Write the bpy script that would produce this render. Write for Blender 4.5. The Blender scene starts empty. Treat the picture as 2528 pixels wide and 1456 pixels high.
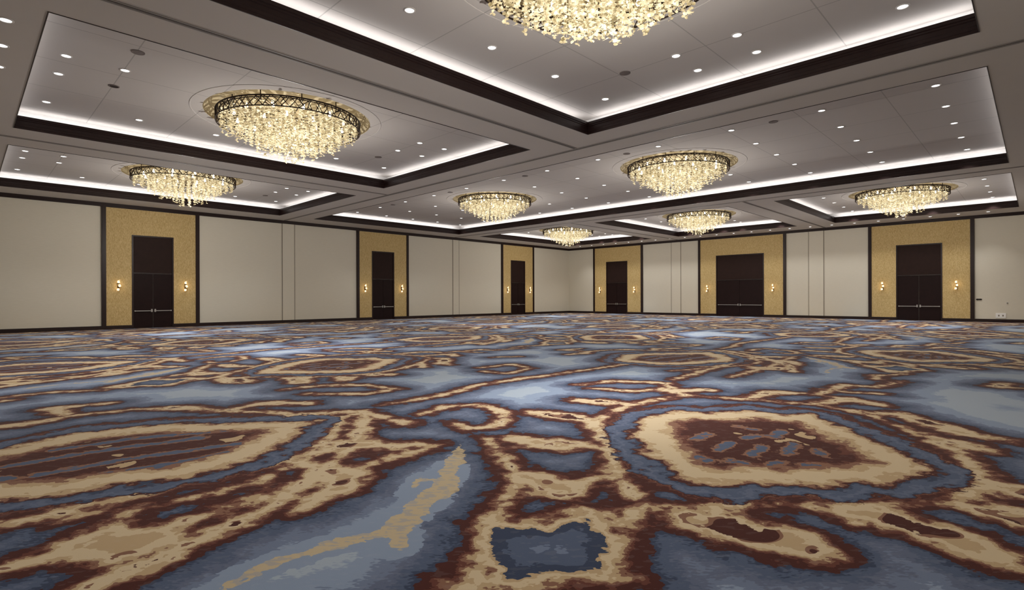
import bpy, math, random
import numpy as np
from mathutils import Matrix, Vector
rng = random.Random(7)
S = 1.5                      # one unit of the plan = camera height (m)
C = bpy.context.scene.collection
PI = math.pi
scn = bpy.context.scene
scn.view_settings.view_transform = 'Standard'
scn.view_settings.exposure = 0.2

# ------------------------------------------------------------------ plan
VL, UR = 21.66, 27.4         # left wall (y), right wall (x)
NEAR = -1.6
ZS, Z2 = 4.10, 4.50          # soffit, raised coffer ceiling
ZC = 4.0                     # underside of wall crown
COLS = [(0.67, 8.36), (9.70, 17.08), (18.5, 25.8)]
ROWS = [(0.50, 6.14), (7.65, 13.25), (14.80, 20.35)]
CA, SA = 0.7148, 0.6993

def UL(x):
    t = (x-1264)/1330.0
    return round(VL*(CA+SA*t)/(SA-CA*t), 3)
def VR(x):
    t = (x-1264)/1330.0
    return round(UR*(SA-CA*t)/(CA+SA*t), 3)
def proj(u, v, z):
    d = CA*u+SA*v; r = SA*u-CA*v
    if d < .1: return (-9999, -9999)
    x = 1264+1330*r/d
    return (x, 736.8-.0032*(x-250)-1330*(z-1)/d)
def fl(x, y):                # where a point of the carpet design lies on the floor
    d = 1330.0/(y-(736.8-.0032*(x-250))); r = d*(x-1264)/1330.0
    return (CA*d+SA*r, SA*d-CA*r)

# ------------------------------------------------------------------ materials
def lin(r, g, b):
    f = lambda c: (c/255/12.92 if c/255 <= .04045 else ((c/255+.055)/1.055)**2.4)
    return (f(r), f(g), f(b), 1)

class G:
    def __init__(s, name):
        s.mat = bpy.data.materials.new(name); s.mat.use_nodes = True
        s.nt = s.mat.node_tree; s.p = s.nt.nodes['Principled BSDF']
    def n(s, t, **k):
        o = s.nt.nodes.new(t)
        for a, b in k.items(): setattr(o, a, b)
        return o
    def put(s, sock, v):
        if isinstance(v, bpy.types.NodeSocket): s.nt.links.new(v, sock)
        else: sock.default_value = v
    def M(s, op, a, b=None, c=None, clamp=False):
        o = s.n('ShaderNodeMath', operation=op); o.use_clamp = clamp
        s.put(o.inputs[0], a)
        if b is not None: s.put(o.inputs[1], b)
        if c is not None: s.put(o.inputs[2], c)
        return o.outputs[0]
    def V(s, op, a, b):
        o = s.n('ShaderNodeVectorMath', operation=op)
        s.put(o.inputs[0], a); s.put(o.inputs[1], b)
        return o.outputs[0]
    def noise(s, vec, scale, detail=2, rough=.5, dist=0):
        o = s.n('ShaderNodeTexNoise')
        s.put(o.inputs['Vector'], vec); o.inputs['Scale'].default_value = scale
        o.inputs['Detail'].default_value = detail; o.inputs['Roughness'].default_value = rough
        o.inputs['Distortion'].default_value = dist
        return o.outputs[0], o.outputs[1]
    def ramp(s, fac, stops, interp='LINEAR'):
        o = s.n('ShaderNodeValToRGB'); e = o.color_ramp; e.interpolation = interp
        e.elements[0].position = stops[0][0]; e.elements[0].color = stops[0][1]
        e.elements[1].position = stops[1][0]; e.elements[1].color = stops[1][1]
        for p, c in stops[2:]:
            q = e.elements.new(p); q.color = c
        s.put(o.inputs[0], fac)
        return o.outputs[0]
    def mix(s, f, a, b, blend='MIX'):
        o = s.n('ShaderNodeMix', data_type='RGBA', blend_type=blend)
        s.put(o.inputs[0], f); s.put(o.inputs[6], a); s.put(o.inputs[7], b)
        return o.outputs[2]
    def xyz(s, x, y):
        o = s.n('ShaderNodeCombineXYZ'); s.put(o.inputs[0], x); s.put(o.inputs[1], y); return o.outputs[0]
    def sep(s, v):
        o = s.n('ShaderNodeSeparateXYZ'); s.put(o.inputs[0], v); return o.outputs
    def attr(s, name):
        o = s.n('ShaderNodeAttribute'); o.attribute_name = name; return o.outputs['Fac']
    def obj(s): return s.n('ShaderNodeTexCoord').outputs['Object']
    def bump(s, h, strength=.3, dist=.01):
        o = s.n('ShaderNodeBump'); o.inputs['Strength'].default_value = strength
        o.inputs['Distance'].default_value = dist; s.put(o.inputs['Height'], h)
        s.put(s.p.inputs['Normal'], o.outputs[0])

def simple(name, col, rough=.6, metal=0, var=.08, scale=6, spec=.3):
    g = G(name); f, _ = g.noise(g.obj(), scale, 3)
    d = tuple(c*(1-var*2) for c in col[:3])+(1,); l = tuple(min(1, c*(1+var)) for c in col[:3])+(1,)
    g.put(g.p.inputs['Base Color'], g.mix(f, d, l))
    g.p.inputs['Roughness'].default_value = rough; g.p.inputs['Metallic'].default_value = metal
    g.p.inputs['Specular IOR Level'].default_value = spec
    return g.mat

def emis(name, col, strength, noise_scale=None, lo=.2, base=None):
    g = G(name)
    g.put(g.p.inputs['Base Color'], base or col); g.put(g.p.inputs['Emission Color'], col)
    if noise_scale:
        f, _ = g.noise(g.obj(), noise_scale, 1)
        k = g.M('MULTIPLY_ADD', f, 3.4, -1.2, clamp=True)
        k = g.M('POWER', k, 1.3)
        g.put(g.p.inputs['Emission Strength'], g.M('MULTIPLY_ADD', k, strength-lo, lo))
        if base: g.put(g.p.inputs['Emission Color'], g.mix(k, tuple(c*q for c, q in zip(col[:3], (1, .87, .60)))+(1,), col))
    else: g.p.inputs['Emission Strength'].default_value = strength
    g.p.inputs['Roughness'].default_value = .4
    try: g.mat.cycles.emission_sampling = 'NONE'
    except Exception: pass
    return g.mat

def seam_mat(name, col, su, sv, ou, ov, w=.012):
    g = G(name); sx = g.n('ShaderNodeSeparateXYZ'); g.put(sx.inputs[0], g.obj())
    def line(c, step, off):
        a = g.M('WRAP', g.M('SUBTRACT', c, off*S), step*S/2, -step*S/2)
        return g.M('LESS_THAN', g.M('ABSOLUTE', a), w)
    m = g.M('MAXIMUM', line(sx.outputs[0], su, ou), line(sx.outputs[1], sv, ov))
    f, _ = g.noise(g.obj(), 1.3, 3)
    d = tuple(c*.95 for c in col[:3])+(1,)
    base = g.mix(f, d, col)
    g.put(g.p.inputs['Base Color'], g.mix(m, base, tuple(c*.70 for c in col[:3])+(1,)))
    g.p.inputs['Roughness'].default_value = .9
    g.p.inputs['Specular IOR Level'].default_value = .1
    return g.mat

M_soffit = simple('soffit_paint', lin(199, 193, 187), .9, 0, .015, 1.2, .1)
M_ceil = seam_mat('coffer_ceiling', lin(196, 190, 186), 1.38, 1.4, 4.51, 3.32)
M_cove = simple('cove_white', lin(235, 233, 232), .9, 0, .01, 2, .1)
M_dish = simple('dish_cream', lin(182, 168, 138), .6, 0, .03, 2)
M_dark = simple('espresso_wood', lin(42, 26, 24), .42, 0, .2, 9, .3)
M_door = simple('door_veneer', lin(34, 18, 17), .55, 0, .2, 5, .15)
M_trans = simple('transom_veneer', lin(46, 30, 26), .6, 0, .15, 5, .15)
M_bronze = simple('bronze_metal', lin(44, 29, 24), .6, .2, .1, 9)
M_chrome = simple('satin_chrome', lin(178, 174, 170), .35, .8, .02, 9)
M_white = simple('white_plastic', lin(248, 247, 244), .45, 0, .01, 9)
M_black = simple('black_groove', lin(28, 24, 22), .8, 0, .05, 9)
M_groove = simple('panel_groove', lin(146, 138, 125), .9, 0, .03, 9)
M_grille = simple('grille_grey', lin(120, 110, 106), .8, 0, .1, 60)
M_tile_trim = simple('lamp_trim', lin(205, 200, 196), .6, 0, .02, 9)
M_rail = simple('track_metal', lin(140, 134, 130), .6, .1, .03, 9)
M_slot = simple('track_slot', lin(84, 78, 75), .8, 0, .03, 9)

def wall_mat():
    g = G('cream_wallcovering')
    v = g.V('MULTIPLY', g.obj(), (1.0, 1.0, 14.0))
    f, _ = g.noise(v, 4.5, 3, .6)
    g.put(g.p.inputs['Base Color'], g.mix(f, lin(215, 209, 193), lin(227, 221, 206)))
    g.p.inputs['Roughness'].default_value = .85; g.p.inputs['Specular IOR Level'].default_value = .15
    g.bump(f, .1, .004)
    return g.mat
M_wall = wall_mat()

def gold_mat():
    g = G('gold_woven_fabric')
    v = g.V('MULTIPLY', g.obj(), (32.0, 32.0, 8.0))
    f, _ = g.noise(v, 1.6, 3, .7)
    b, _ = g.noise(g.obj(), .9, 2)
    c = g.ramp(f, [(.3, lin(172, 140, 84)), (.5, lin(206, 180, 124)), (.72, lin(230, 208, 158))])
    c = g.mix(g.M('MULTIPLY', b, .3), c, lin(182, 150, 92))
    g.put(g.p.inputs['Base Color'], c)
    g.p.inputs['Roughness'].default_value = .6; g.p.inputs['Specular IOR Level'].default_value = .3
    g.bump(f, .25, .005)
    return g.mat
M_gold = gold_mat()

M_petal = emis('petal_glass', lin(255, 241, 203), 1.0, 6.5, .22, lin(140, 128, 102))  # bulb light and darker gold shading of the glass put into noisy emission
M_sconce = emis('sconce_glass', lin(255, 220, 172), 1.3, 12.0, .45, lin(160, 140, 112))
M_globe = emis('sconce_bulb', lin(255, 226, 184), 1.7)
M_bulb = emis('lamp_bulb', lin(255, 246, 232), 6)
M_lens = emis('downlight_lens', lin(255, 253, 252), 4)

def carpet_mat():
    g = G('swirl_carpet')
    P = g.V('MULTIPLY', g.obj(), (1/S, 1/S, 0))
    pu, pv, _ = g.sep(P)
    a_ = g.M('MULTIPLY', g.M('SUBTRACT', pu, pv), .7071)
    b_ = g.M('MULTIPLY', g.M('ADD', pu, pv), .7071)
    def aniso(ka, kb): return g.xyz(g.M('MULTIPLY', a_, ka), g.M('MULTIPLY', b_, kb))
    n_lo, _ = g.noise(P, 4.0, 1)
    n_mid, _ = g.noise(P, 9.0, 2, .55)
    n_an, _ = g.noise(aniso(13.0, 16.0), 1.0, 2, .6)
    n_fe, _ = g.noise(aniso(38.0, 80.0), 1.0, 1)
    def jit(field, lo, midk, an, fe=.04):
        j = g.M('MULTIPLY', g.M('SUBTRACT', n_lo, .5), lo)
        j = g.M('MULTIPLY_ADD', g.M('SUBTRACT', n_mid, .5), midk, j)
        j = g.M('MULTIPLY_ADD', g.M('SUBTRACT', n_an, .5), an, j)
        j = g.M('MULTIPLY_ADD', g.M('SUBTRACT', n_fe, .5), fe, j)
        return g.M('ADD', field, j)
    net, med = g.attr('net'), g.attr('med')
    riv, star, spt = g.attr('river'), g.attr('star'), g.attr('spots')
    tan, tan2, brown, rust = lin(202, 182, 150), lin(182, 157, 122), lin(130, 94, 76), lin(98, 57, 47)
    maroon, slate, dslate = lin(72, 36, 31), lin(80, 91, 114), lin(56, 65, 87)
    greyb, mid, light, pale = lin(94, 102, 124), lin(108, 119, 142), lin(133, 147, 169), lin(157, 168, 181)
    # ground: contour bands stepping away from the tan network
    field = g.M('MINIMUM', g.M('ADD', net, .022), g.M('SUBTRACT', med, .185))
    dall = jit(field, .15, .16, .10, .03)
    def st(v): return (v+.3)/1.6
    c = g.ramp(g.M('DIVIDE', g.M('ADD', dall, .3), 1.6), [
        (0, tan2), (st(-.085), tan), (st(-.02), tan2), (st(.002), brown), (st(.022), rust), (st(.042), maroon), (st(.10), dslate)], 'CONSTANT')
    # the blues step into each other with feathered, heathered edges
    dblue = jit(field, .15, .16, .10, .13)
    cb = g.ramp(g.M('DIVIDE', g.M('ADD', dblue, .3), 1.6), [
        (0, dslate), (st(.125), dslate), (st(.14), slate), (st(.185), slate), (st(.20), greyb), (st(.235), greyb), (st(.25), mid), (st(.31), mid), (st(.33), light), (st(.46), light), (st(.49), pale), (st(.80), pale), (st(.92), light), (st(1.1), mid)], 'LINEAR')
    c = g.mix(g.M('GREATER_THAN', dall, .10), c, cb)
    n5, _ = g.noise(P, 3.6, 1, .5, .3)
    core = g.M('LESS_THAN', dall, -.05)
    c = g.mix(g.M('MULTIPLY', core, g.M('GREATER_THAN', n5, .56)), c, brown)
    c = g.mix(g.M('MULTIPLY', core, g.M('GREATER_THAN', n5, .60)), c, maroon)
    h1, _ = g.noise(aniso(14.0, 34.0), 1.0, 2)
    rr = jit(riv, .09, .10, .07, .02)
    c = g.mix(g.M('MULTIPLY', g.M('LESS_THAN', rr, .07), g.M('GREATER_THAN', dall, .22)), c, light)
    rm = g.M('MULTIPLY', g.M('LESS_THAN', rr, 0), g.M('GREATER_THAN', dall, .14))
    c = g.mix(g.M('MULTIPLY', rm, g.M('MULTIPLY_ADD', g.M('GREATER_THAN', h1, .46), .35, .5)), c, lin(192, 171, 132))
    # medallions
    dm = jit(med, .18, .20, .12, .04)
    def sm(v): return (v+.9)/1.2
    cm = g.ramp(g.M('DIVIDE', g.M('ADD', dm, .9), 1.2), [(0, maroon), (sm(-.34), rust), (sm(-.30), brown), (sm(-.25), tan2), (sm(-.20), tan), (sm(-.06), tan2), (sm(-.012), brown), (sm(.012), maroon),
        (sm(.045), dslate), (sm(.07), slate), (sm(.12), greyb), (sm(.15), slate), (sm(.175), dslate), (sm(.19), maroon)], 'CONSTANT')
    sp = jit(spt, .02, .08, .07, .03)
    inside = g.M('LESS_THAN', dm, -.29)
    cm = g.mix(g.M('MULTIPLY', inside, g.M('LESS_THAN', sp, .025)), cm, brown)
    cm = g.mix(g.M('MULTIPLY', inside, g.M('LESS_THAN', sp, .005)), cm, slate)
    cm = g.mix(g.M('MULTIPLY', g.M('LESS_THAN', dm, -.36), g.M('MULTIPLY', g.M('GREATER_THAN', n5, .64), g.M('GREATER_THAN', sp, .05))), cm, tan2)
    base = g.mix(g.M('LESS_THAN', dm, .21), c, cm)
    # small slate islands with a tan rim
    ds = jit(star, .07, .12, .08, .03)
    cs = g.ramp(g.M('DIVIDE', g.M('ADD', ds, .4), .6), [(0, mid), ((.4-.13)/.6, slate), ((.4-.05)/.6, dslate), ((.4+.012)/.6, tan2), ((.4+.03)/.6, tan)], 'CONSTANT')
    base = g.mix(g.M('LESS_THAN', ds, .06), base, cs)
    # woven heathering
    base = g.mix(g.M('MULTIPLY', g.M('GREATER_THAN', h1, .6), .04), base, lin(190, 182, 180))
    pile, _ = g.noise(g.obj(), 180, 1)
    g.put(g.p.inputs['Base Color'], base)
    g.p.inputs['Roughness'].default_value = .9; g.p.inputs['Specular IOR Level'].default_value = .1
    g.p.inputs['Sheen Weight'].default_value = .13; g.p.inputs['Sheen Roughness'].default_value = .3
    g.bump(pile, .25, .004)
    return g.mat
M_carpet = carpet_mat()

# ------------------------------------------------------------------ carpet design: distance fields stored on the floor mesh
DU = .05
gu = np.arange(NEAR, UR+DU*.5, DU); gv = np.arange(NEAR, VL+DU*.5, DU)
gu[-1] = UR; gv[-1] = VL
NU, NV = len(gu), len(gv)
F = {k: np.full((NU, NV), 3.0, dtype=np.float32) for k in ('net', 'med', 'river', 'star', 'spots')}
def window(x0, x1, y0, y1):
    i0, i1 = np.searchsorted(gu, x0), np.searchsorted(gu, x1); j0, j1 = np.searchsorted(gv, y0), np.searchsorted(gv, y1)
    if i1 <= i0 or j1 <= j0: return None
    return (slice(i0, i1), slice(j0, j1)), gu[i0:i1, None], gv[None, j0:j1]
def capsule(key, a, b, ra, rb, pad=1.5):
    w = window(min(a[0], b[0])-pad, max(a[0], b[0])+pad, min(a[1], b[1])-pad, max(a[1], b[1])+pad)
    if w is None: return
    sl, X, Y = w
    dx, dy = b[0]-a[0], b[1]-a[1]; L2 = dx*dx+dy*dy+1e-9
    t = np.clip(((X-a[0])*dx+(Y-a[1])*dy)/L2, 0, 1)
    d = np.hypot(X-a[0]-t*dx, Y-a[1]-t*dy)-(ra+(rb-ra)*t)
    F[key][sl] = np.minimum(F[key][sl], d)
def polygon(key, pts, pad=1.6):
    xs = [p[0] for p in pts]; ys = [p[1] for p in pts]
    w = window(min(xs)-pad, max(xs)+pad, min(ys)-pad, max(ys)+pad)
    if w is None: return
    sl, X, Y = w
    d = np.full((X.shape[0], Y.shape[1]), 9.0); ins = np.zeros(d.shape, bool)
    for a, b in zip(pts, pts[1:]+pts[:1]):
        dx, dy = b[0]-a[0], b[1]-a[1]; L2 = dx*dx+dy*dy+1e-9
        t = np.clip(((X-a[0])*dx+(Y-a[1])*dy)/L2, 0, 1)
        d = np.minimum(d, np.hypot(X-a[0]-t*dx, Y-a[1]-t*dy))
        if abs(dy) > 1e-9:
            c = ((a[1] > Y) != (b[1] > Y)) & (X < dx*(Y-a[1])/dy+a[0]); ins ^= c
    F[key][sl] = np.minimum(F[key][sl], np.where(ins, -d, d))

A_MED = [(1562, 1066), (1588, 1030), (1680, 1014), (1760, 1020), (1850, 1012), (1930, 1024), (2000, 1022), (2080, 1055), (2170, 1092), (2230, 1122), (2285, 1150), (2270, 1174), (2180, 1194), (2110, 1188), (2040, 1200), (1900, 1190), (1780, 1200), (1680, 1178), (1612, 1132)]
B_MED = [(-260, 1165), (0, 1108), (200, 1066), (400, 1048), (560, 1044), (660, 1042), (775, 1038), (722, 1078), (640, 1128), (480, 1172), (250, 1204), (0, 1238), (-240, 1240)]
STAR = [(1232, 1306), (1310, 1310), (1350, 1316), (1400, 1296), (1456, 1284), (1464, 1325), (1482, 1360), (1474, 1402), (1420, 1408), (1340, 1404), (1262, 1434), (1240, 1390), (1224, 1350)]
A_SPOT = [[(1712, 1084), (1748, 1070)], [(1820, 1052), (1862, 1060)], [(1902, 1078), (1934, 1064)], [(1772, 1110), (1802, 1092)], [(1854, 1124), (1880, 1100)], [(1938, 1120), (1960, 1096)], [(2012, 1110), (2036, 1126)], [(1722, 1126), (1746, 1138)], [(1990, 1148), (2030, 1146)],
          [(1840, 1082), (1864, 1074)], [(1800, 1136), (1832, 1142)], [(1900, 1146), (1930, 1140)]]
B_SPOT = [[(130, 1112), (330, 1082), (560, 1062)], [(20, 1150), (260, 1110), (500, 1080)], [(90, 1172), (330, 1130), (590, 1094)], [(250, 1172), (430, 1144), (560, 1118)], [(-120, 1180), (20, 1182)]]
# (polyline of (x, y, half width)), traced on the carpet
A_NET = [
    [(1325, 1018, .11), (1400, 1028, .13), (1460, 1042, .09), (1505, 1100, .06), (1520, 1160, .06), (1580, 1246, .07), (1700, 1258, .06), (1880, 1244, .04), (2060, 1250, .06), (2260, 1246, .05), (2350, 1236, .06), (2440, 1195, .08), (2370, 1120, .07), (2240, 1060, .05), (2130, 1018, .05), (2010, 998, .05), (1840, 985, .06), (1690, 975, .05), (1560, 996, .06), (1460, 1042, .06)],
    [(1275, 1083, .11), (1380, 1098, .14), (1450, 1098, .08), (1505, 1110, .05)],
    [(1300, 1178, .12), (1380, 1200, .15), (1440, 1190, .09), (1522, 1165, .05)],
    [(1430, 988, .10), (1500, 992, .12), (1560, 998, .07)],
    [(1690, 975, .06), (1650, 965, .10), (1740, 962, .10)],
    [(1840, 985, .06), (1900, 968, .11), (1980, 970, .07)],
    [(2010, 998, .06), (2090, 985, .12), (2180, 1000, .08)],
    [(2130, 1018, .06), (2220, 1022, .10), (2380, 1070, .12), (2480, 1085, .07)],
    [(2240, 1060, .05), (2330, 1085, .09), (2430, 1110, .09)],
    [(2440, 1195, .08), (2528, 1215, .13), (2640, 1215, .08)],
    [(1640, 1252, .06), (1720, 1285, .12), (1790, 1296, .16), (1860, 1325, .15), (1930, 1330, .15), (1990, 1352, .11)],
    [(2060, 1250, .06), (2120, 1270, .11), (2200, 1282, .15), (2280, 1310, .12), (2350, 1330, .15), (2420, 1365, .12), (2520, 1370, .06)],
    [(2350, 1236, .06), (2440, 1262, .10), (2520, 1276, .14), (2580, 1300, .12)],
    [(1580, 1246, .07), (1540, 1290, .08), (1500, 1268, .05), (1430, 1262, .06), (1330, 1284, .06), (1205, 1285, .07), (1195, 1390, .08), (1140, 1470, .09)],
    [(1540, 1290, .06), (1520, 1340, .05), (1530, 1420, .06), (1420, 1430, .05), (1250, 1470, .06), (1150, 1480, .08)]]
B_NET = [
    [(330, 1010, .06), (450, 1006, .10), (560, 1014, .06), (690, 1018, .06), (840, 1030, .07), (820, 1075, .06), (770, 1120, .06), (650, 1182, .06), (500, 1222, .05), (300, 1262, .05), (120, 1280, .045), (-60, 1290, .045), (-300, 1280, .045)],
    [(560, 1014, .05), (640, 996, .11), (760, 994, .09)],
    [(840, 1030, .07), (900, 1018, .08), (1000, 1046, .08)],
    [(790, 1090, .06), (880, 1096, .13), (970, 1104, .10)],
    [(740, 1140, .06), (800, 1160, .10), (840, 1172, .14), (835, 1200, .12), (760, 1240, .08), (730, 1262, .05)],
    [(300, 1262, .05), (290, 1300, .07), (220, 1338, .15), (330, 1340, .17), (420, 1330, .09)],
    [(220, 1338, .10), (150, 1365, .07)],
    [(330, 1010, .06), (180, 1026, .06), (60, 1046, .11), (-80, 1060, .08)],
    [(180, 1026, .05), (120, 1008, .09), (260, 996, .07)]]
SCROLL = [
    [(1040, 1022, .05), (1100, 1004, .07), (1180, 998, .06), (1245, 1018, .06), (1235, 1050, .06), (1160, 1058, .06), (1120, 1040, .04)],
    [(940, 1000, .04), (1090, 975, .07), (1180, 950, .06), (1280, 935, .08), (1360, 925, .06), (1500, 905, .06), (1600, 890, .07), (1640, 872, .06)],
    [(1180, 908, .05), (1260, 899, .08), (1310, 908, .06), (1250, 922, .06), (1190, 916, .05)],
    [(700, 962, .05), (780, 952, .08), (900, 950, .07), (980, 960, .06), (900, 972, .07), (760, 972, .06)],
    [(1430, 950, .05), (1520, 940, .08), (1640, 945, .08), (1660, 957, .06), (1560, 965, .07), (1460, 958, .05)],
    [(1660, 938, .05), (1760, 908, .07), (1870, 880, .08), (1960, 880, .06), (1900, 905, .06), (1800, 930, .06)],
    [(1760, 908, .05), (1660, 915, .05)], [(1870, 880, .05), (1760, 882, .06)],
    [(2010, 975, .05), (2090, 950, .08), (2160, 955, .07), (2230, 940, .05)], [(2030, 960, .05), (2100, 968, .06), (2180, 972, .05)],
    [(0, 930, .06), (180, 903, .08), (330, 886, .08), (430, 884, .08), (350, 905, .08), (200, 930, .08), (0, 955, .08)],
    [(0, 982, .05), (120, 968, .07), (260, 962, .05)],
    [(380, 935, .05), (470, 920, .07), (520, 900, .05)]]
RIVER = [[(1135, 1090, .02), (1120, 1140, .05), (1085, 1205, .075), (1010, 1275, .065), (940, 1318, .04), (800, 1352, .03), (640, 1405, .025), (530, 1460, .025), (430, 1520, .025)],
         [(1030, 1265, .04), (975, 1300, .06), (985, 1345, .04)], [(1085, 1190, .03), (1040, 1180, .03), (1015, 1215, .02)]]
CELLU, CELLV = 7.4, 6.1
def conv(poly): return [fl(p[0], p[1]) for p in poly]
def rad(poly): return [p[2]*1.25-.028 for p in poly]
def lay(key, line, radii, du, dv):
    for i in range(len(line)-1):
        a, b = line[i], line[i+1]
        capsule(key, (a[0]+du, a[1]+dv), (b[0]+du, b[1]+dv), radii[i], radii[i+1])
nets = [(conv(p), rad(p)) for p in A_NET+B_NET+SCROLL]
am, bm, stp = conv(A_MED), conv(B_MED), conv(STAR)
asp = [conv(p) for p in A_SPOT]; bsp = [conv(p) for p in B_SPOT]
rivs = [(conv(p), [q[2] for q in p]) for p in RIVER]
for i in range(-1, 4):
    for j in range(-1, 4):
        du, dv = i*CELLU, j*CELLV
        for k, (l, r) in enumerate(nets): lay('net', l, r, du, dv)
        for q in (am, bm): polygon('med', [(x+du, y+dv) for x, y in q])
        for q in asp: lay('spots', q, [.027]*len(q), du, dv)
        for q in bsp: lay('spots', q, [.032]*len(q), du, dv)
        polygon('star', [(x+du, y+dv) for x, y in stp])
        for l, r in rivs: lay('river', l, r, du, dv)
# fill the open ground with further scrolls and ragged branches
rs_ = random.Random(21)
def at(key, u, v):
    i = min(NU-1, max(0, int((u-NEAR)/DU))); j = min(NV-1, max(0, int((v-NEAR)/DU)))
    return F[key][i, j]
def clear(u, v, m):
    return at('net', u, v) > m and at('med', u, v) > m+.15 and at('star', u, v) > m and at('river', u, v) > m*.7
for tr in range(6000):
    u, v = rs_.uniform(NEAR, UR), rs_.uniform(NEAR, VL)
    if u < 7.4 and v < 5.2 and SA*u-CA*v > -2.6 and CA*u+SA*v < 6.4: continue      # the traced foreground stays as it is
    if not clear(u, v, .82): continue
    kind = rs_.random(); a0 = rs_.uniform(0, 2*PI); pts = []
    if kind < .5:
        r0 = rs_.uniform(.26, .44); n = 9; sg = rs_.choice((-1, 1))
        for k in range(n):
            f = k/(n-1); a = a0+sg*f*5.4; r = r0*(1-.62*f)
            pts.append((u+r*math.cos(a)*1.2, v+r*math.sin(a), .035+.045*math.sin(f*PI)))
    else:
        x, y, a = u, v, a0
        for k in range(rs_.randint(3, 6)):
            pts.append((x, y, rs_.uniform(.03, .09)))
            a += rs_.uniform(-.9, .9); x += .24*math.cos(a); y += .24*math.sin(a)
            if not clear(x, y, .36): break
    if len(pts) > 2: lay('net', [(p[0], p[1]) for p in pts], [p[2] for p in pts], 0, 0)
F['net'] = np.minimum(F['net'], F['star']-.10)

def build_floor():
    me = bpy.data.meshes.new('floor')
    co = np.zeros((NU, NV, 3), dtype=np.float32)
    co[..., 0] = gu[:, None]*S; co[..., 1] = gv[None, :]*S
    nf = (NU-1)*(NV-1)
    idx = np.arange(NU*NV).reshape(NU, NV)
    q = np.stack([idx[:-1, :-1], idx[1:, :-1], idx[1:, 1:], idx[:-1, 1:]], -1).reshape(-1)
    me.vertices.add(NU*NV); me.vertices.foreach_set('co', co.reshape(-1))
    me.loops.add(nf*4); me.loops.foreach_set('vertex_index', q.astype(np.int32))
    me.polygons.add(nf); me.polygons.foreach_set('loop_start', np.arange(0, nf*4, 4, dtype=np.int32))
    me.update(calc_edges=True); me.validate()
    for k, a in F.items():
        at_ = me.attributes.new(k, 'FLOAT', 'POINT'); at_.data.foreach_set('value', np.ascontiguousarray(a.reshape(-1), dtype=np.float32))
    me.materials.append(M_carpet)
    o = bpy.data.objects.new('floor', me); C.objects.link(o); return o

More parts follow.
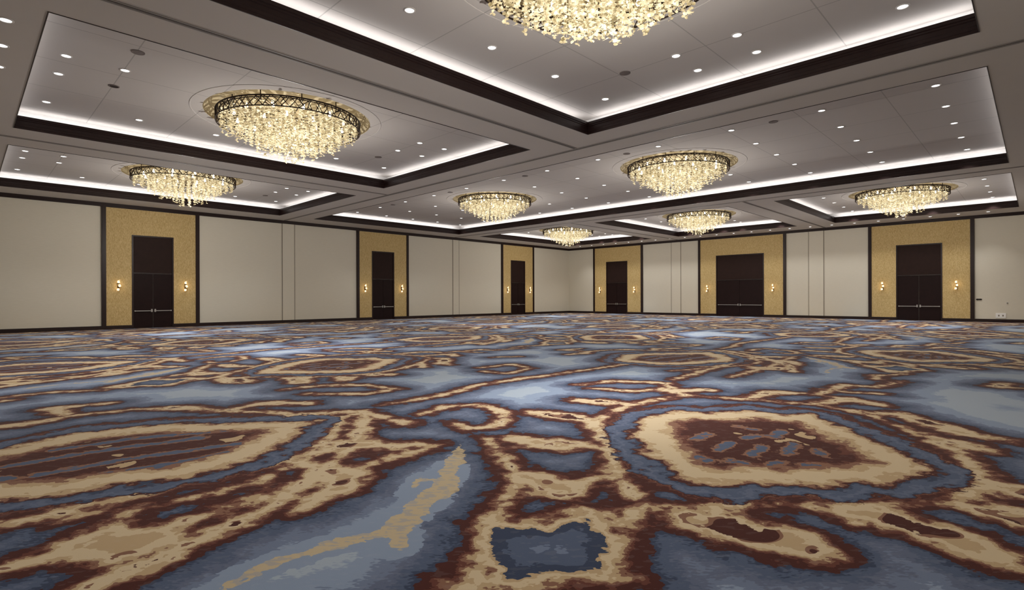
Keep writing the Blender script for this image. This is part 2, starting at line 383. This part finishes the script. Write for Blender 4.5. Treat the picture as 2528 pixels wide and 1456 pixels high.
# ------------------------------------------------------------------ mesh builder (plan units in, metres out)
class MB:
    def __init__(s): s.v = []; s.f = []; s.m = []
    def face(s, pts, mi=0):
        b = len(s.v); s.v += [tuple(p) for p in pts]; s.f.append(tuple(range(b, b+len(pts)))); s.m.append(mi)
    def box(s, x0, x1, y0, y1, z0, z1, mi=0):
        b = len(s.v)
        s.v += [(x0, y0, z0), (x1, y0, z0), (x1, y1, z0), (x0, y1, z0), (x0, y0, z1), (x1, y0, z1), (x1, y1, z1), (x0, y1, z1)]
        for q in ((0, 3, 2, 1), (4, 5, 6, 7), (0, 1, 5, 4), (1, 2, 6, 5), (2, 3, 7, 6), (3, 0, 4, 7)):
            s.f.append(tuple(b+i for i in q)); s.m.append(mi)
    def rings(s, rs, mi=0, close=True):
        b = len(s.v); n = len(rs[0])
        for r in rs: s.v += [tuple(p) for p in r]
        for i in range(len(rs)-1):
            for j in range(n if close else n-1):
                k = (j+1) % n
                s.f.append((b+i*n+j, b+i*n+k, b+(i+1)*n+k, b+(i+1)*n+j)); s.m.append(mi)
    def tube(s, p, q, r, n=5, mi=0):
        p, q = Vector(p), Vector(q); d = (q-p).normalized()
        a = d.orthogonal().normalized(); c = d.cross(a)
        R = [[o+a*(r*math.cos(2*PI*k/n))+c*(r*math.sin(2*PI*k/n)) for k in range(n)] for o in (p, q)]
        s.rings(R, mi); s.face(R[0], mi); s.face(R[1][::-1], mi)
    def lathe(s, prof, n=48, mi=0, cx=0, cy=0):
        s.rings([[(cx+r*math.cos(2*PI*k/n), cy+r*math.sin(2*PI*k/n), z) for k in range(n)] for r, z in prof], mi)
    def hoop(s, R, z, r, n=64, k=6, mi=0):
        s.lathe([(R+r*math.cos(2*PI*j/k), z+r*math.sin(2*PI*j/k)) for j in range(k+1)], n, mi)
    def ball(s, c, r, n=8, m=5, mi=0, sz=1.0):
        s.rings([[(c[0]+r*math.sin(PI*i/m)*math.cos(2*PI*k/n), c[1]+r*math.sin(PI*i/m)*math.sin(2*PI*k/n), c[2]+sz*r*math.cos(PI*i/m)) for k in range(n)] for i in range(m+1)], mi)
    def frame(s, rect, prof, mi=0, closed=True):
        x0, x1, y0, y1 = rect
        R = [[(x0-o, y0-o, z), (x1+o, y0-o, z), (x1+o, y1+o, z), (x0-o, y1+o, z)] for o, z in prof]
        if closed: R.append(R[0])
        s.rings(R, mi)
    def flower(s, c, size, r, n=4, mi=0, w=.42):
        a0 = r.uniform(0, 6.28); c = Vector(c)
        for k in range(n):
            a = a0+k*2*PI/n+r.uniform(-.3, .3); t = r.uniform(-.7, .7); z = size*r.uniform(.8, 1.15)
            d = Vector((math.cos(a)*math.cos(t), math.sin(a)*math.cos(t), math.sin(t)))
            sd = d.cross(Vector((r.uniform(-.5, .5), r.uniform(-.5, .5), 1))).normalized()
            up = sd.cross(d)*.12*z
            s.face([c, c+d*.35*z+sd*w*.8*z+up*.6, c+d*.8*z+sd*w*.8*z+up, c+d*z, c+d*.8*z-sd*w*.8*z+up, c+d*.35*z-sd*w*.8*z+up*.6], mi)
    def build(s, name, mats, parent=None, smooth=False):
        me = bpy.data.meshes.new(name)
        me.from_pydata([(a*S, b*S, c*S) for a, b, c in s.v], [], s.f)
        for m in (mats if isinstance(mats, (list, tuple)) else [mats]): me.materials.append(m)
        me.polygons.foreach_set('material_index', s.m)
        if smooth: me.polygons.foreach_set('use_smooth', [True]*len(s.f))
        me.update()
        o = bpy.data.objects.new(name, me); C.objects.link(o)
        if parent: o.parent = parent
        return o
def empty(name, loc, rz=0):
    o = bpy.data.objects.new(name, None); C.objects.link(o)
    o.location = [c*S for c in loc]; o.rotation_euler = (0, 0, rz); o.empty_display_size = .1
    return o
def tag(o, label, cat, group=None, kind=None):
    if label: o['label'] = label
    if cat: o['category'] = cat
    if group: o['group'] = group
    if kind: o['kind'] = kind
    return o
def copy_tree(o, parent=None):
    c = o.copy(); C.objects.link(c)
    if parent: c.parent = parent
    for ch in list(o.children): copy_tree(ch, c)
    return c
def struct(o, label, cat=None): return tag(o, label, cat, None, 'structure')

# ------------------------------------------------------------------ floor, walls
struct(build_floor(), 'blue, tan and maroon swirl-patterned ballroom carpet', 'carpet')

def wall_left():
    m = MB(); m.box(NEAR-.1, UR+.1, VL, VL+.1, -.1, 4.8)
    for a, b in ((697, 727), (1118, 1133)):
        u0, u1 = UL(a), UL(b)
        m.box(u0, u1, VL-.02, VL, .1, ZC)
        for u in (u0, u1): m.box(u-.012, u+.012, VL-.022, VL, .1, ZC, 1)
    struct(m.build('wall_left', [M_wall, M_groove]), 'long cream wall on the left with three doorways', 'wall')
def wall_right():
    m = MB(); m.box(UR, UR+.1, NEAR-.1, VL, -.1, 4.8)
    for a, b in ((1658, 1681), (1997, 2034)):
        u0, u1 = VR(b), VR(a)
        m.box(UR-.02, UR, u0, u1, .1, ZC)
        for u in (u0, u1): m.box(UR-.022, UR, u-.012, u+.012, .1, ZC, 1)
    struct(m.build('wall_right', [M_wall, M_groove]), 'cream wall on the right with three doorways', 'wall')
wall_left(); wall_right()
m = MB(); m.box(NEAR-.1, NEAR, NEAR, VL, -.1, 4.8)
struct(m.build('wall_behind', M_wall), 'cream wall at the left edge behind the camera', 'wall')
m = MB(); m.box(NEAR, UR, NEAR-.1, NEAR, -.1, 4.8)
struct(m.build('wall_near', M_wall), 'cream wall at the right edge behind the camera', 'wall')

# doors (centre, half width) and gold panels, in wall coordinates
L_DOORS = [(325, 428), (917, 972), (1260, 1295)]
L_GOLD = [(256, 487), (883, 1005), (1239, 1315.5)]
R_DOORS = [(1498, 1550), (1769, 1887), (2213, 2327)]
R_GOLD = [(1468, 1585.5), (1727.5, 1938), (2148.5, 2401)]
L_SC = [(292, 457), (900, 990), (1251, 1306)]
R_SC = [(1483, 1568), (1748, 1910), (2180, 2362)]
DH, LH = 3.12, 1.84
doorL = [(UL(a), UL(b)) for a, b in L_DOORS]; goldL = [(UL(a), UL(b)) for a, b in L_GOLD]
doorR = [(VR(b), VR(a)) for a, b in R_DOORS]; goldR = [(VR(b), VR(a)) for a, b in R_GOLD]

def segments(lo, hi, holes):
    out = []; p = lo
    for a, b in sorted(holes):
        out.append((p, a)); p = b
    out.append((p, hi)); return out
m = MB()
for a, b in segments(NEAR, UR-.06, doorL):
    m.box(a, b, VL-.10, VL-.001, 0, .095); m.box(a, b, VL-.08, VL-.001, .095, .115)
struct(m.build('baseboard_left', M_dark), 'dark wood baseboard along the left wall', 'baseboard')
m = MB()
for a, b in segments(NEAR, VL-.001, doorR):
    m.box(UR-.10, UR-.001, a, b, 0, .095); m.box(UR-.08, UR-.001, a, b, .095, .115)
struct(m.build('baseboard_right', M_dark), 'dark wood baseboard along the right wall', 'baseboard')
def crown(left):
    m = MB()
    for d, z0, z1 in ((.09, 4.05, ZS-.001), (.065, 4.02, 4.05), (.05, 3.98, 4.02)):
        if left: m.box(NEAR, UR, VL-d, VL-.001, z0, z1)
        else: m.box(UR-d, UR-.001, NEAR, VL-.09, z0, z1)
    return m
struct(crown(True).build('trim_1', M_dark), 'dark wood crown along the top of the left wall', 'crown')
struct(crown(False).build('trim_2', M_dark), 'dark wood crown along the top of the right wall', 'crown')

nd = [0]
def door(pos, w, label, wide=False):
    nd[0] += 1
    root = empty('door_%d' % nd[0], *pos); struct(root, label, 'door')
    h = w/2; j = .045
    m = MB()
    m.box(-h, -h+j, -.06, -.003, 0, DH); m.box(h-j, h, -.06, -.003, 0, DH); m.box(-h+j, h-j, -.06, -.003, DH-j, DH)
    m.box(-h+j, h-j, -.05, -.003, LH, LH+.03)
    m.build('door_frame', M_dark, root)
    m = MB(); m.box(-h+j, h-j, -.03, -.003, LH+.03, DH-j); m.box(-h+j+.03, h-j-.03, -.033, -.03, LH+.06, DH-j-.03)
    m.build('transom_panel', M_trans, root)
    for sgn in (-1, 1):
        x0, x1 = sorted((sgn*.004, sgn*(h-j-.004)))
        m = MB(); m.box(x0, x1, -.028, -.003, .008, LH-.008)
        m.box(x0+.002, x1-.002, -.031, -.028, .03, LH-.03)
        lf = m.build('door_leaf', M_door, root)
        wl = x1-x0
        m = MB()
        z = .58
        m.box(x0+wl*.06, x1-wl*.06, -.075, -.052, z-.013, z+.013)
        for e in (x0+wl*.06, x1-wl*.06): m.box(e-.016, e+.016, -.078, -.031, z-.020, z+.020)
        e = sgn*.05; m.box(e-.022, e+.022, -.082, -.031, z-.04, z+.06)
        b = m.build('push_bar', M_chrome, lf); b['label'] = 'chrome horizontal push bar'
    return root
DL = ['tall dark double door nearest the camera on the left wall', 'tall dark double door in the middle of the left wall', 'dark double door on the left wall nearest the far corner']
DR = ['dark double door on the right wall nearest the far corner', 'widest dark double door, middle of the right wall', 'tall dark double door nearest the camera on the right wall']
for i, (a, b) in enumerate(doorL): door((((a+b)/2, VL, 0), 0), b-a, DL[i])
for i, (a, b) in enumerate(doorR): door(((UR, (a+b)/2, 0), -PI/2), b-a, DR[i])

def gold(pos, g0, g1, d0, d1, label):
    root = empty('wall_panel', *pos)
    tag(root, label, 'wall panel', 'gold fabric panels around the doors')
    m = MB()
    m.box(g0, d0, -.045, -.003, .116, ZC-.03); m.box(d1, g1, -.045, -.003, .116, ZC-.03); m.box(d0, d1, -.045, -.003, DH, ZC-.03)
    m.build('fabric', M_gold, root)
    for x in (g0, g1):
        m = MB(); m.box(x-.06, x+.06, -.07, -.003, .116, 3.979); m.box(x-.035, x+.035, -.078, -.07, .116, 3.979)
        m.build('stile', M_dark, root)['label'] = 'dark wood vertical stile'
GL = ['gold woven wall panel around the nearest door on the left wall', 'gold woven wall panel around the middle door of the left wall', 'narrow gold wall panel left of the far corner']
GR = ['gold woven wall panel right of the far corner', 'widest gold wall panel, around the middle door of the right wall', 'gold woven wall panel around the nearest door on the right wall']
for i in range(3):
    (a, b), (c, d) = goldL[i], doorL[i]; o = (c+d)/2
    gold(((o, VL, 0), 0), a-o, b-o, c-o, d-o, GL[i])
    (a, b), (c, d) = goldR[i], doorR[i]; o = (c+d)/2
    gold(((UR, o, 0), -PI/2), o-b, o-a, o-d, o-c, GR[i])

# ------------------------------------------------------------------ sconces
def make_sconce():
    root = empty('wall_sconce', (0, 0, 0)); r = random.Random(3)
    m = MB(); m.box(-.026, .026, -.015, 0, -.17, .17); m.box(-.018, .018, -.028, -.015, -.15, .15)
    m.build('backplate', M_bronze, root)
    m = MB(); N = 12
    pts = [(.025*math.sin(i/N*2*PI), -.05, -.17+.34*i/N) for i in range(N+1)]
    for a, b in zip(pts, pts[1:]): m.tube(a, b, .007)
    m.tube((0, -.02, 0), (0, -.05, 0), .01)
    m.build('stem', M_bronze, root)
    for i in range(3):
        z = -.125+i*.125; x = (-.020, .020, -.010)[i]
        m = MB()
        for k in range(5): m.flower((x+r.uniform(-.012, .012), -.07+r.uniform(-.012, .012), z+(k-2)*.018), .048, r, 5, 0, .6)
        sh = m.build('glass_shade', M_sconce, root)
        m = MB(); m.ball((x, -.068, z), .036, 10, 6, 0, 1.2)
        m.build('bulb', M_globe, sh, True)
    return root
sproto = make_sconce(); used = [False]
def sconce(pos, label):
    o = sproto if not used[0] else copy_tree(sproto); used[0] = True
    o.location = [c*S for c in pos[0]]; o.rotation_euler = (0, 0, pos[1])
    tag(o, label, 'wall light', 'lit glass sconces beside the doors')
    l = bpy.data.lights.new('sconce_glow', 'POINT'); l.energy = .9; l.color = (1, .84, .60); l.shadow_soft_size = .03
    lo = bpy.data.objects.new('sconce_glow', l); C.objects.link(lo)
    dx, dy = (0, -.19) if pos[1] == 0 else (-.19, 0)
    lo.location = ((pos[0][0]+dx)*S, (pos[0][1]+dy)*S, pos[0][2]*S)
WD = [['nearest left-wall', 'middle left-wall', 'farthest left-wall'], ['farthest right-wall', 'wide right-wall', 'nearest right-wall']]
for i in range(3):
    for k in range(2):
        side = ('left', 'right')[k]
        sconce(((UL(L_SC[i][k]), VL-.046, 1.42), 0), 'lit glass sconce %s of the %s door' % (side, WD[0][i]))
        sconce(((UR-.046, VR(R_SC[i][k]), 1.42), -PI/2), 'lit glass sconce %s of the %s door' % (side, WD[1][i]))

# ------------------------------------------------------------------ small wall plates on the right
def plate(name, x, z, w, h, mat, label, cat, sockets):
    r = empty(name, (UR, VR(x), z), -PI/2); tag(r, label, cat)
    m = MB(); m.box(-w/2, w/2, -.012, -.001, -h/2, h/2); m.box(-w/2+.008, w/2-.008, -.016, -.012, -h/2+.008, h/2-.008)
    m.build('cover_plate', mat, r)
    for k in range(sockets):
        m = MB(); cx = (k-(sockets-1)/2)*w/max(sockets, 1)*.8
        m.box(cx-.02, cx+.02, -.019, -.016, -.03, .03); m.build('socket', M_groove if mat is M_white else M_black, r)
plate('wall_outlet', 2471, .25, .29, .19, M_white, 'white double outlet plate low on the wall at the far right', 'outlet', 2)
plate('wall_switch', 2417, .86, .17, .05, M_bronze, 'small dark switch plate right of the nearest right-wall door', 'switch', 2)
plate('wall_socket', 2487, .72, .05, .08, M_white, 'tiny white wall plate above the double outlet', 'outlet', 1)

# ------------------------------------------------------------------ ceiling
openings = []
for ci, (u0, u1) in enumerate(COLS):
    if ci == 1: openings.append((ci, 0, (u0, u1, ROWS[0][0], ROWS[2][1])))
    else:
        for ri, (v0, v1) in enumerate(ROWS): openings.append((ci, ri, (u0, u1, v0, v1)))
chand = []
for ci, ri, (u0, u1, v0, v1) in openings:
    if ci == 1:
        vm = (v0+v1)/2
        chand += [((u0+u1)/2, 6.9, (u0, u1, v0, vm)), ((u0+u1)/2, 13.95, (u0, u1, vm, v1))]
    else: chand.append(((u0+u1)/2+(.03 if (ci, ri) == (0, 0) else 0), (v0+v1)/2-(.14 if (ci, ri) == (0, 0) else 0), (u0, u1, v0, v1)))
m = MB(); E = .008
us = sorted([NEAR, UR]+[q for c in COLS for q in (c[0]-E, c[1]+E)])
vs = sorted([NEAR, VL]+[q for c in ROWS for q in (c[0]-E, c[1]+E)])
for i in range(len(us)-1):
    for j in range(len(vs)-1):
        cu, cv = (us[i]+us[i+1])/2, (vs[j]+vs[j+1])/2
        if any(r[0]-E < cu < r[1]+E and r[2]-E < cv < r[3]+E for _, _, r in openings): continue
        m.face([(us[i], vs[j], ZS), (us[i], vs[j+1], ZS), (us[i+1], vs[j+1], ZS), (us[i+1], vs[j], ZS)], 0)
GAP = .32
for _, _, r in openings:
    m.frame(r, [(.008, ZS+.0), (.07, ZS+.14), (GAP, ZS+.14), (GAP, Z2)], 2, closed=False)
RD = 1.5
for cx, cy, (u0, u1, v0, v1) in chand:
    e0 = u0-GAP; e1 = u1+GAP
    w0 = v0-GAP if v0 < 1 or (u0 != COLS[1][0]) else v0
    w1 = v1+GAP if v1 > 20 or (u0 != COLS[1][0]) else v1
    ang = [2*PI*k/64 for k in range(64)]+[math.atan2(b-cy, a-cx) % (2*PI) for a in (e0, e1) for b in (w0, w1)]
    ang.sort()
    def hit(a):
        c, s = math.cos(a), math.sin(a); t = []
        if abs(c) > 1e-9: t.append(((e1 if c > 0 else e0)-cx)/c)
        if abs(s) > 1e-9: t.append(((w1 if s > 0 else w0)-cy)/s)
        t = min(t); return (cx+c*t, cy+s*t, Z2)
    inner = [(cx+RD*math.cos(a), cy+RD*math.sin(a), Z2) for a in ang]
    m.rings([[hit(a) for a in ang], inner], 1)
    m.lathe([(RD, Z2), (1.47, Z2+.05), (1.4, Z2+.12), (1.25, Z2+.17), (.02, Z2+.18)], 64, 3, cx, cy)
    m.lathe([(1.69, Z2-.001), (1.695, Z2-.007), (1.71, Z2-.007), (1.715, Z2-.001)], 64, 1, cx, cy)
ceil = m.build('ceiling', [M_soffit, M_ceil, M_cove, M_dish])
struct(ceil, 'taupe ceiling with recessed white-lit coffers', 'ceiling')

prof = [(.012, -.006), (.0, -.006), (.0, .03), (.014, .04), (.014, .085), (.026, .092), (.026, .15), (.014, .16), (.014, .18), (.0, .19), (.0, .235), (.065, .235), (.065, .02), (.012, .0)]
CN = {(0, 0): 'front coffer', (0, 1): 'left middle coffer', (0, 2): 'far left coffer', (1, 0): 'long central coffer', (2, 0): 'right coffer', (2, 1): 'back middle coffer', (2, 2): 'back corner coffer'}
tn = 2
for ci, ri, r in openings:
    tn += 1
    m = MB(); m.frame(r, [(o, ZS+z) for o, z in prof])
    struct(m.build('trim_%d' % tn, M_dark), 'dark stepped wood moulding around the %s' % CN[(ci, ri)], 'moulding')
BV = [6.9, 14.03]; BU = [9.03, 17.8]
def rails(lo, hi, c, along_u):
    m = MB()
    for o, w, z, mi in ((-.035, .010, .010, 0), (.035, .010, .010, 0), (0, .014, .003, 1)):
        if along_u: m.box(lo, hi, c+o-w, c+o+w, ZS-z, ZS+.02, mi)
        else: m.box(c+o-w, c+o+w, lo, hi, ZS-z, ZS+.02, mi)
    return m
for a, b in ((NEAR, BU[0]-.07), (BU[1]+.07, UR)):
    for i, v in enumerate(BV):
        tn += 1
        struct(rails(a, b, v, True).build('trim_%d' % tn, [M_rail, M_slot]), 'partition track in the beam %s the %s' % (('between the front coffer and', 'beyond')[i] if a < 0 else ('beyond', 'farther beyond')[i], 'left middle coffer' if a < 0 else 'right coffer'), 'ceiling track')
for i, u in enumerate(BU):
    tn += 1
    struct(rails(NEAR, VL, u, False).build('trim_%d' % tn, [M_rail, M_slot]), 'partition track in the beam %s the long central coffer' % ('before', 'behind')[i], 'ceiling track')

# ------------------------------------------------------------------ chandeliers
def make_chandelier():
    r = random.Random(11); root = empty('chandelier', (0, 0, 0)); R = 1.30
    ZB = -.19
    m = MB()
    m.hoop(R, -.01, .013, 72); m.hoop(R, ZB, .010, 72); m.hoop(R-.06, -.02, .008, 60)
    n = 56
    for i in range(n):
        a = 2*PI*i/n
        for (z0, z1, da) in ((-.01, ZB, r.uniform(.5, 1.6)), (ZB, -.01, r.uniform(.3, 1.5)), (-.095+r.uniform(-.05, .05), r.choice((-.01, ZB)), r.uniform(.4, 1.2))):
            # gently bowed twigs, two pieces each
            b = a+da*2*PI/n; mid_a = (a+b)/2+r.uniform(-.012, .012); zm = (z0+z1)/2+r.uniform(-.02, .02)
            p0 = (R*math.cos(a), R*math.sin(a), z0); p1 = (R*math.cos(mid_a), R*math.sin(mid_a), zm); p2 = (R*math.cos(b), R*math.sin(b), z1)
            m.tube(p0, p1, .0075, 4); m.tube(p1, p2, .0065, 4)
    for i in range(10):
        a = 2*PI*i/10
        m.tube((R*math.cos(a), R*math.sin(a), -.01), (.1*math.cos(a), .1*math.sin(a), -.01), .010, 4)
        m.tube((1.1*math.cos(a), 1.1*math.sin(a), -.01), (1.1*math.cos(a), 1.1*math.sin(a), .172), .01, 4)
    m.build('openwork_frame', M_bronze, root)['label'] = 'dark bronze openwork band'
    for rad_, cnt in ((1.0, 12), (.5, 6)):
        for i in range(cnt):
            a = 2*PI*(i+.3)/cnt
            m = MB(); m.ball((0, 0, -.075), .03); m.tube((0, 0, -.045), (0, 0, -.01), .018, 6)
            b = m.build('bulb', M_bulb, root); b.location = (rad_*math.cos(a)*S, rad_*math.sin(a)*S, 0)
    lens = [.25, .32, .39, .46, .54, .63, .73, .84]
    def strand(mb, x, y, L, rr):
        z = -.08
        while z > -L:
            mb.flower((x+rr.uniform(-.008, .008), y+rr.uniform(-.008, .008), z), .045*rr.uniform(.75, 1.15), rr, 3, 0, .6)
            z -= .054
        mb.tube((x, y, -.02), (x, y, -L+.02), .0025, 3)
    spots = []
    for rad_, tier in ((1.21, .33), (1.05, .38), (.90, .49), (.75, .55), (.60, .65), (.45, .70), (.29, .79), (.13, .82)):
        n = max(3, int(2*PI*rad_/.154))
        for i in range(n):
            a = 2*PI*(i+.3*r.random())/n
            spots.append((rad_*math.cos(a), rad_*math.sin(a), tier+r.uniform(-.11, .05)))
    protos = {}
    for i, (x, y, L) in enumerate(spots[:98]):
        k = min(range(len(lens)), key=lambda j: abs(lens[j]-L)); key = (k, i % 3)
        if key not in protos:
            mb = MB(); strand(mb, 0, 0, lens[k], r); o = mb.build('glass_strand', M_petal, root); protos[key] = o
        else:
            o = protos[key].copy(); C.objects.link(o); o.parent = root
        o.location = (x*S, y*S, 0); o.rotation_euler = (0, 0, r.uniform(0, 6.28))
    mb = MB()
    for x, y, L in spots[98:]: strand(mb, x, y, L, r)
    mb.build('inner_strands', M_petal, root)['kind'] = 'stuff'
    return root
CL = ['chandelier of cream glass petals cut off by the top edge, nearest the camera',
      'large petal chandelier in the left middle coffer, whole dark band showing',
      'petal chandelier in the far left coffer above the nearest left-wall door',
      'larger of the two petal chandeliers in the long central coffer',
      'smaller, farther petal chandelier in the long central coffer',
      'petal chandelier in the right coffer above the nearest right-wall door',
      'petal chandelier in the back middle coffer above the right wall',
      'smallest, farthest petal chandelier over the far corner']
proto = make_chandelier()
def lamp(name, kind, loc, energy, color=(1, 1, 1), **k):
    l = bpy.data.lights.new(name, kind); l.energy = energy; l.color = color
    rot = k.pop('rot', None)
    for a, b in k.items(): setattr(l, a, b)
    o = bpy.data.objects.new(name, l); C.objects.link(o); o.location = [c*S for c in loc]
    if rot is not None: o.rotation_euler = rot
    return o
for i, (cx, cy, _) in enumerate(chand):
    o = proto if i == 0 else copy_tree(proto)
    o.location = (cx*S, cy*S, Z2*S); o.rotation_euler = (0, 0, i*.7)
    tag(o, CL[i], 'chandelier', 'glass petal chandeliers')
    lamp('chandelier_glow', 'POINT', (cx, cy, Z2-1.6), 255, (1, .955, .89), shadow_soft_size=0)
    lamp('chandelier_bulbs', 'POINT', (cx, cy, Z2-.1), 5, (1, .90, .72), shadow_soft_size=.1)
    lamp('chandelier_pool', 'SPOT', (cx, cy, Z2-1.0), 640, (.98, .99, 1.0), shadow_soft_size=0, spot_size=math.radians(70), spot_blend=1.0)

# ------------------------------------------------------------------ downlights
def make_down():
    root = empty('recessed_downlight', (0, 0, 0))
    m = MB(); m.lathe([(.074, 0), (.072, -.008), (.058, -.011), (.054, -.004), (.054, 0)], 24)
    m.build('trim_ring', M_tile_trim, root, True)
    m = MB(); m.lathe([(.0545, -.004), (.035, -.007), (.001, -.008)], 20)
    m.build('lens', M_lens, root, True)
    return root
dproto = make_down(); dused = [False]; ndl = [0]
def inframe(u, v, z, mg=60):
    x, y = proj(u, v, z); return -mg < x < 2528+mg and -mg < y < 1456
def seen(u, v, rect):
    k = (ZS-1)/(Z2-1)
    return inframe(u, v, Z2) and rect[0]-.15 < u*k < rect[1] and rect[2]-.15 < v*k < rect[3]
def down(u, v, z, label, group, energy=88, build=True, spot=1.5):
    if build:
        o = dproto if not dused[0] else copy_tree(dproto); dused[0] = True
        o.location = (u*S, v*S, z*S); tag(o, label, 'ceiling light', group); ndl[0] += 1
    lamp('downlight_beam', 'SPOT', (u, v, z-.03), energy, (1, .985, .965), spot_size=spot, spot_blend=.7, shadow_soft_size=.06)
ORD = ['first', 'second', 'third', 'fourth', 'fifth', 'sixth', 'seventh', 'eighth', 'ninth', 'tenth', 'eleventh', 'twelfth'] + ['%dth' % i for i in range(13, 30)]
def unlit(u, v, label):
    root = empty('recessed_downlight', (u, v, Z2)); tag(root, label, 'ceiling light')
    m = MB(); m.lathe([(.080, 0), (.078, -.008), (.064, -.011), (.060, -.004), (.060, 0)], 24); m.build('trim_ring', M_grille, root, True)
    m = MB(); m.lathe([(.0605, -.003), (.001, -.003)], 20); m.build('lens', M_bronze, root)
def speaker(u, v, label):
    m = MB(); m.lathe([(.085, 0), (.084, -.008), (.074, -.01), (.07, -.007), (.05, -.01), (.001, -.012)], 28)
    o = m.build('ceiling_speaker', M_grille, None, True); o.location = (u*S, v*S, Z2*S)
    tag(o, label, 'speaker', 'round speakers in the ceiling')
for ci, ri, r in openings:
    cn = CN[(ci, ri)]; grp = 'downlights in the '+cn
    if ci == 1:
        cu = (r[0]+r[1])/2
        for i in range(12):
            v = 1.22+1.68*i+.02*i
            for j, du in enumerate((-2.05, -.68, .68, 2.05, 3.42)):
                u = cu+du
                if any(math.hypot(u-c[0], v-c[1]) < 1.85 for c in chand): continue
                b = seen(u, v, r)
                down(u, v, Z2, 'lit downlight, long central coffer, %s row from right end, %s from near side' % (ORD[i], ORD[j]), grp, 86, b)
        for i in range(5):
            v = 3.8+3.4*i
            if seen(cu-2.0, v, r): speaker(cu-2.0, v, 'dark round speaker in the long central coffer, %s from the right end' % ORD[i])
        continue
    cu, cv = (r[0]+r[1])/2, (r[2]+r[3])/2
    en = 68 if (ci, ri) == (0, 0) else 98
    for sv, nm in ((2.15, 'row nearest the left wall'), (-2.15, 'row farthest from the left wall')):
        for j in range(6):
            u, v = cu+(j-2.5)*1.38, cv+sv
            down(u, v, Z2, 'lit downlight in %s, %s, %s from near end' % (cn, nm, ORD[j]), grp, en, seen(u, v, r))
    for sg, nm in ((1, 'beyond'), (-1, 'before')):
        for a, b, w in ((2.75, .44, 0), (2.75, -.44, 1), (3.45, .44, 2), (3.45, -.44, 3)):
            u, v = cu+sg*a, cv+b
            far = (a > 3)
            if sg < 0: far = not far
            word = ('far' if far and b > 0 else 'right' if far else 'left' if b > 0 else 'near')
            word = {'far': 'farthest', 'near': 'nearest', 'left': 'leftmost', 'right': 'rightmost'}[word]
            if (ci, ri) == (0, 1) and sg < 0 and a < 3 and b > 0:
                unlit(u, v, 'unlit brownish downlight in the left middle coffer before the chandelier'); continue
            down(u, v, Z2, 'lit downlight in %s, %s of four %s the chandelier' % (cn, word, nm), grp, en, seen(u, v, r))
    for sg in (1, -1):
        u, v = cu+sg*2.75, cv+sg*1.3
        if seen(u, v, r): speaker(u, v, 'dark round speaker in the %s, %s the chandelier' % (cn, 'beyond' if sg > 0 else 'before'))
for i in range(23):
    v = 1.33+.85*i
    down(26.45, v, ZS, 'lit soffit downlight above the right wall, %s from the right edge' % ORD[i], 'soffit downlights along the right wall', 85)
for i in range(3):
    down(.35, 8.2+.85*i, ZS, 'lit soffit downlight at the left photo edge, %s from the top' % ORD[i], 'soffit downlights at the left edge', 75)

# ------------------------------------------------------------------ cove lighting
for ci, ri, (u0, u1, v0, v1) in openings:
    z = ZS+.215; o = .21; tilt = math.radians(8); wpm = 2.3
    for (cx, cy, L, yaw) in (((u0+u1)/2, v1+o, u1-u0, 0), ((u0+u1)/2, v0-o, u1-u0, PI), (u1+o, (v0+v1)/2, v1-v0, -PI/2), (u0-o, (v0+v1)/2, v1-v0, PI/2)):
        ob = lamp('cove_strip', 'AREA', (cx, cy, z), wpm*L*S, (1.0, .99, .985), shape='RECTANGLE', size=L*S, size_y=.05)
        ob.matrix_world = Matrix.Translation(ob.location) @ Matrix.Rotation(yaw, 4, 'Z') @ Matrix.Rotation(PI+tilt, 4, 'X')

# ------------------------------------------------------------------ world, camera
w = bpy.data.worlds.new('World'); scn.world = w; w.use_nodes = True
w.node_tree.nodes['Background'].inputs[0].default_value = (.02, .02, .02, 1)
cam = bpy.data.cameras.new('Camera'); co = bpy.data.objects.new('Camera', cam); C.objects.link(co)
cam.sensor_width = 36; cam.lens = 36*1330/2528; cam.shift_y = 5.6/2528; cam.clip_start = .05; cam.clip_end = 300
co.matrix_world = Matrix.Translation((0, 0, S)) @ Matrix.Rotation(math.radians(44.37-90), 4, 'Z') @ Matrix.Rotation(PI/2, 4, 'X') @ Matrix.Rotation(-.0032, 4, 'Z')
scn.camera = co
print('downlights built', ndl[0])
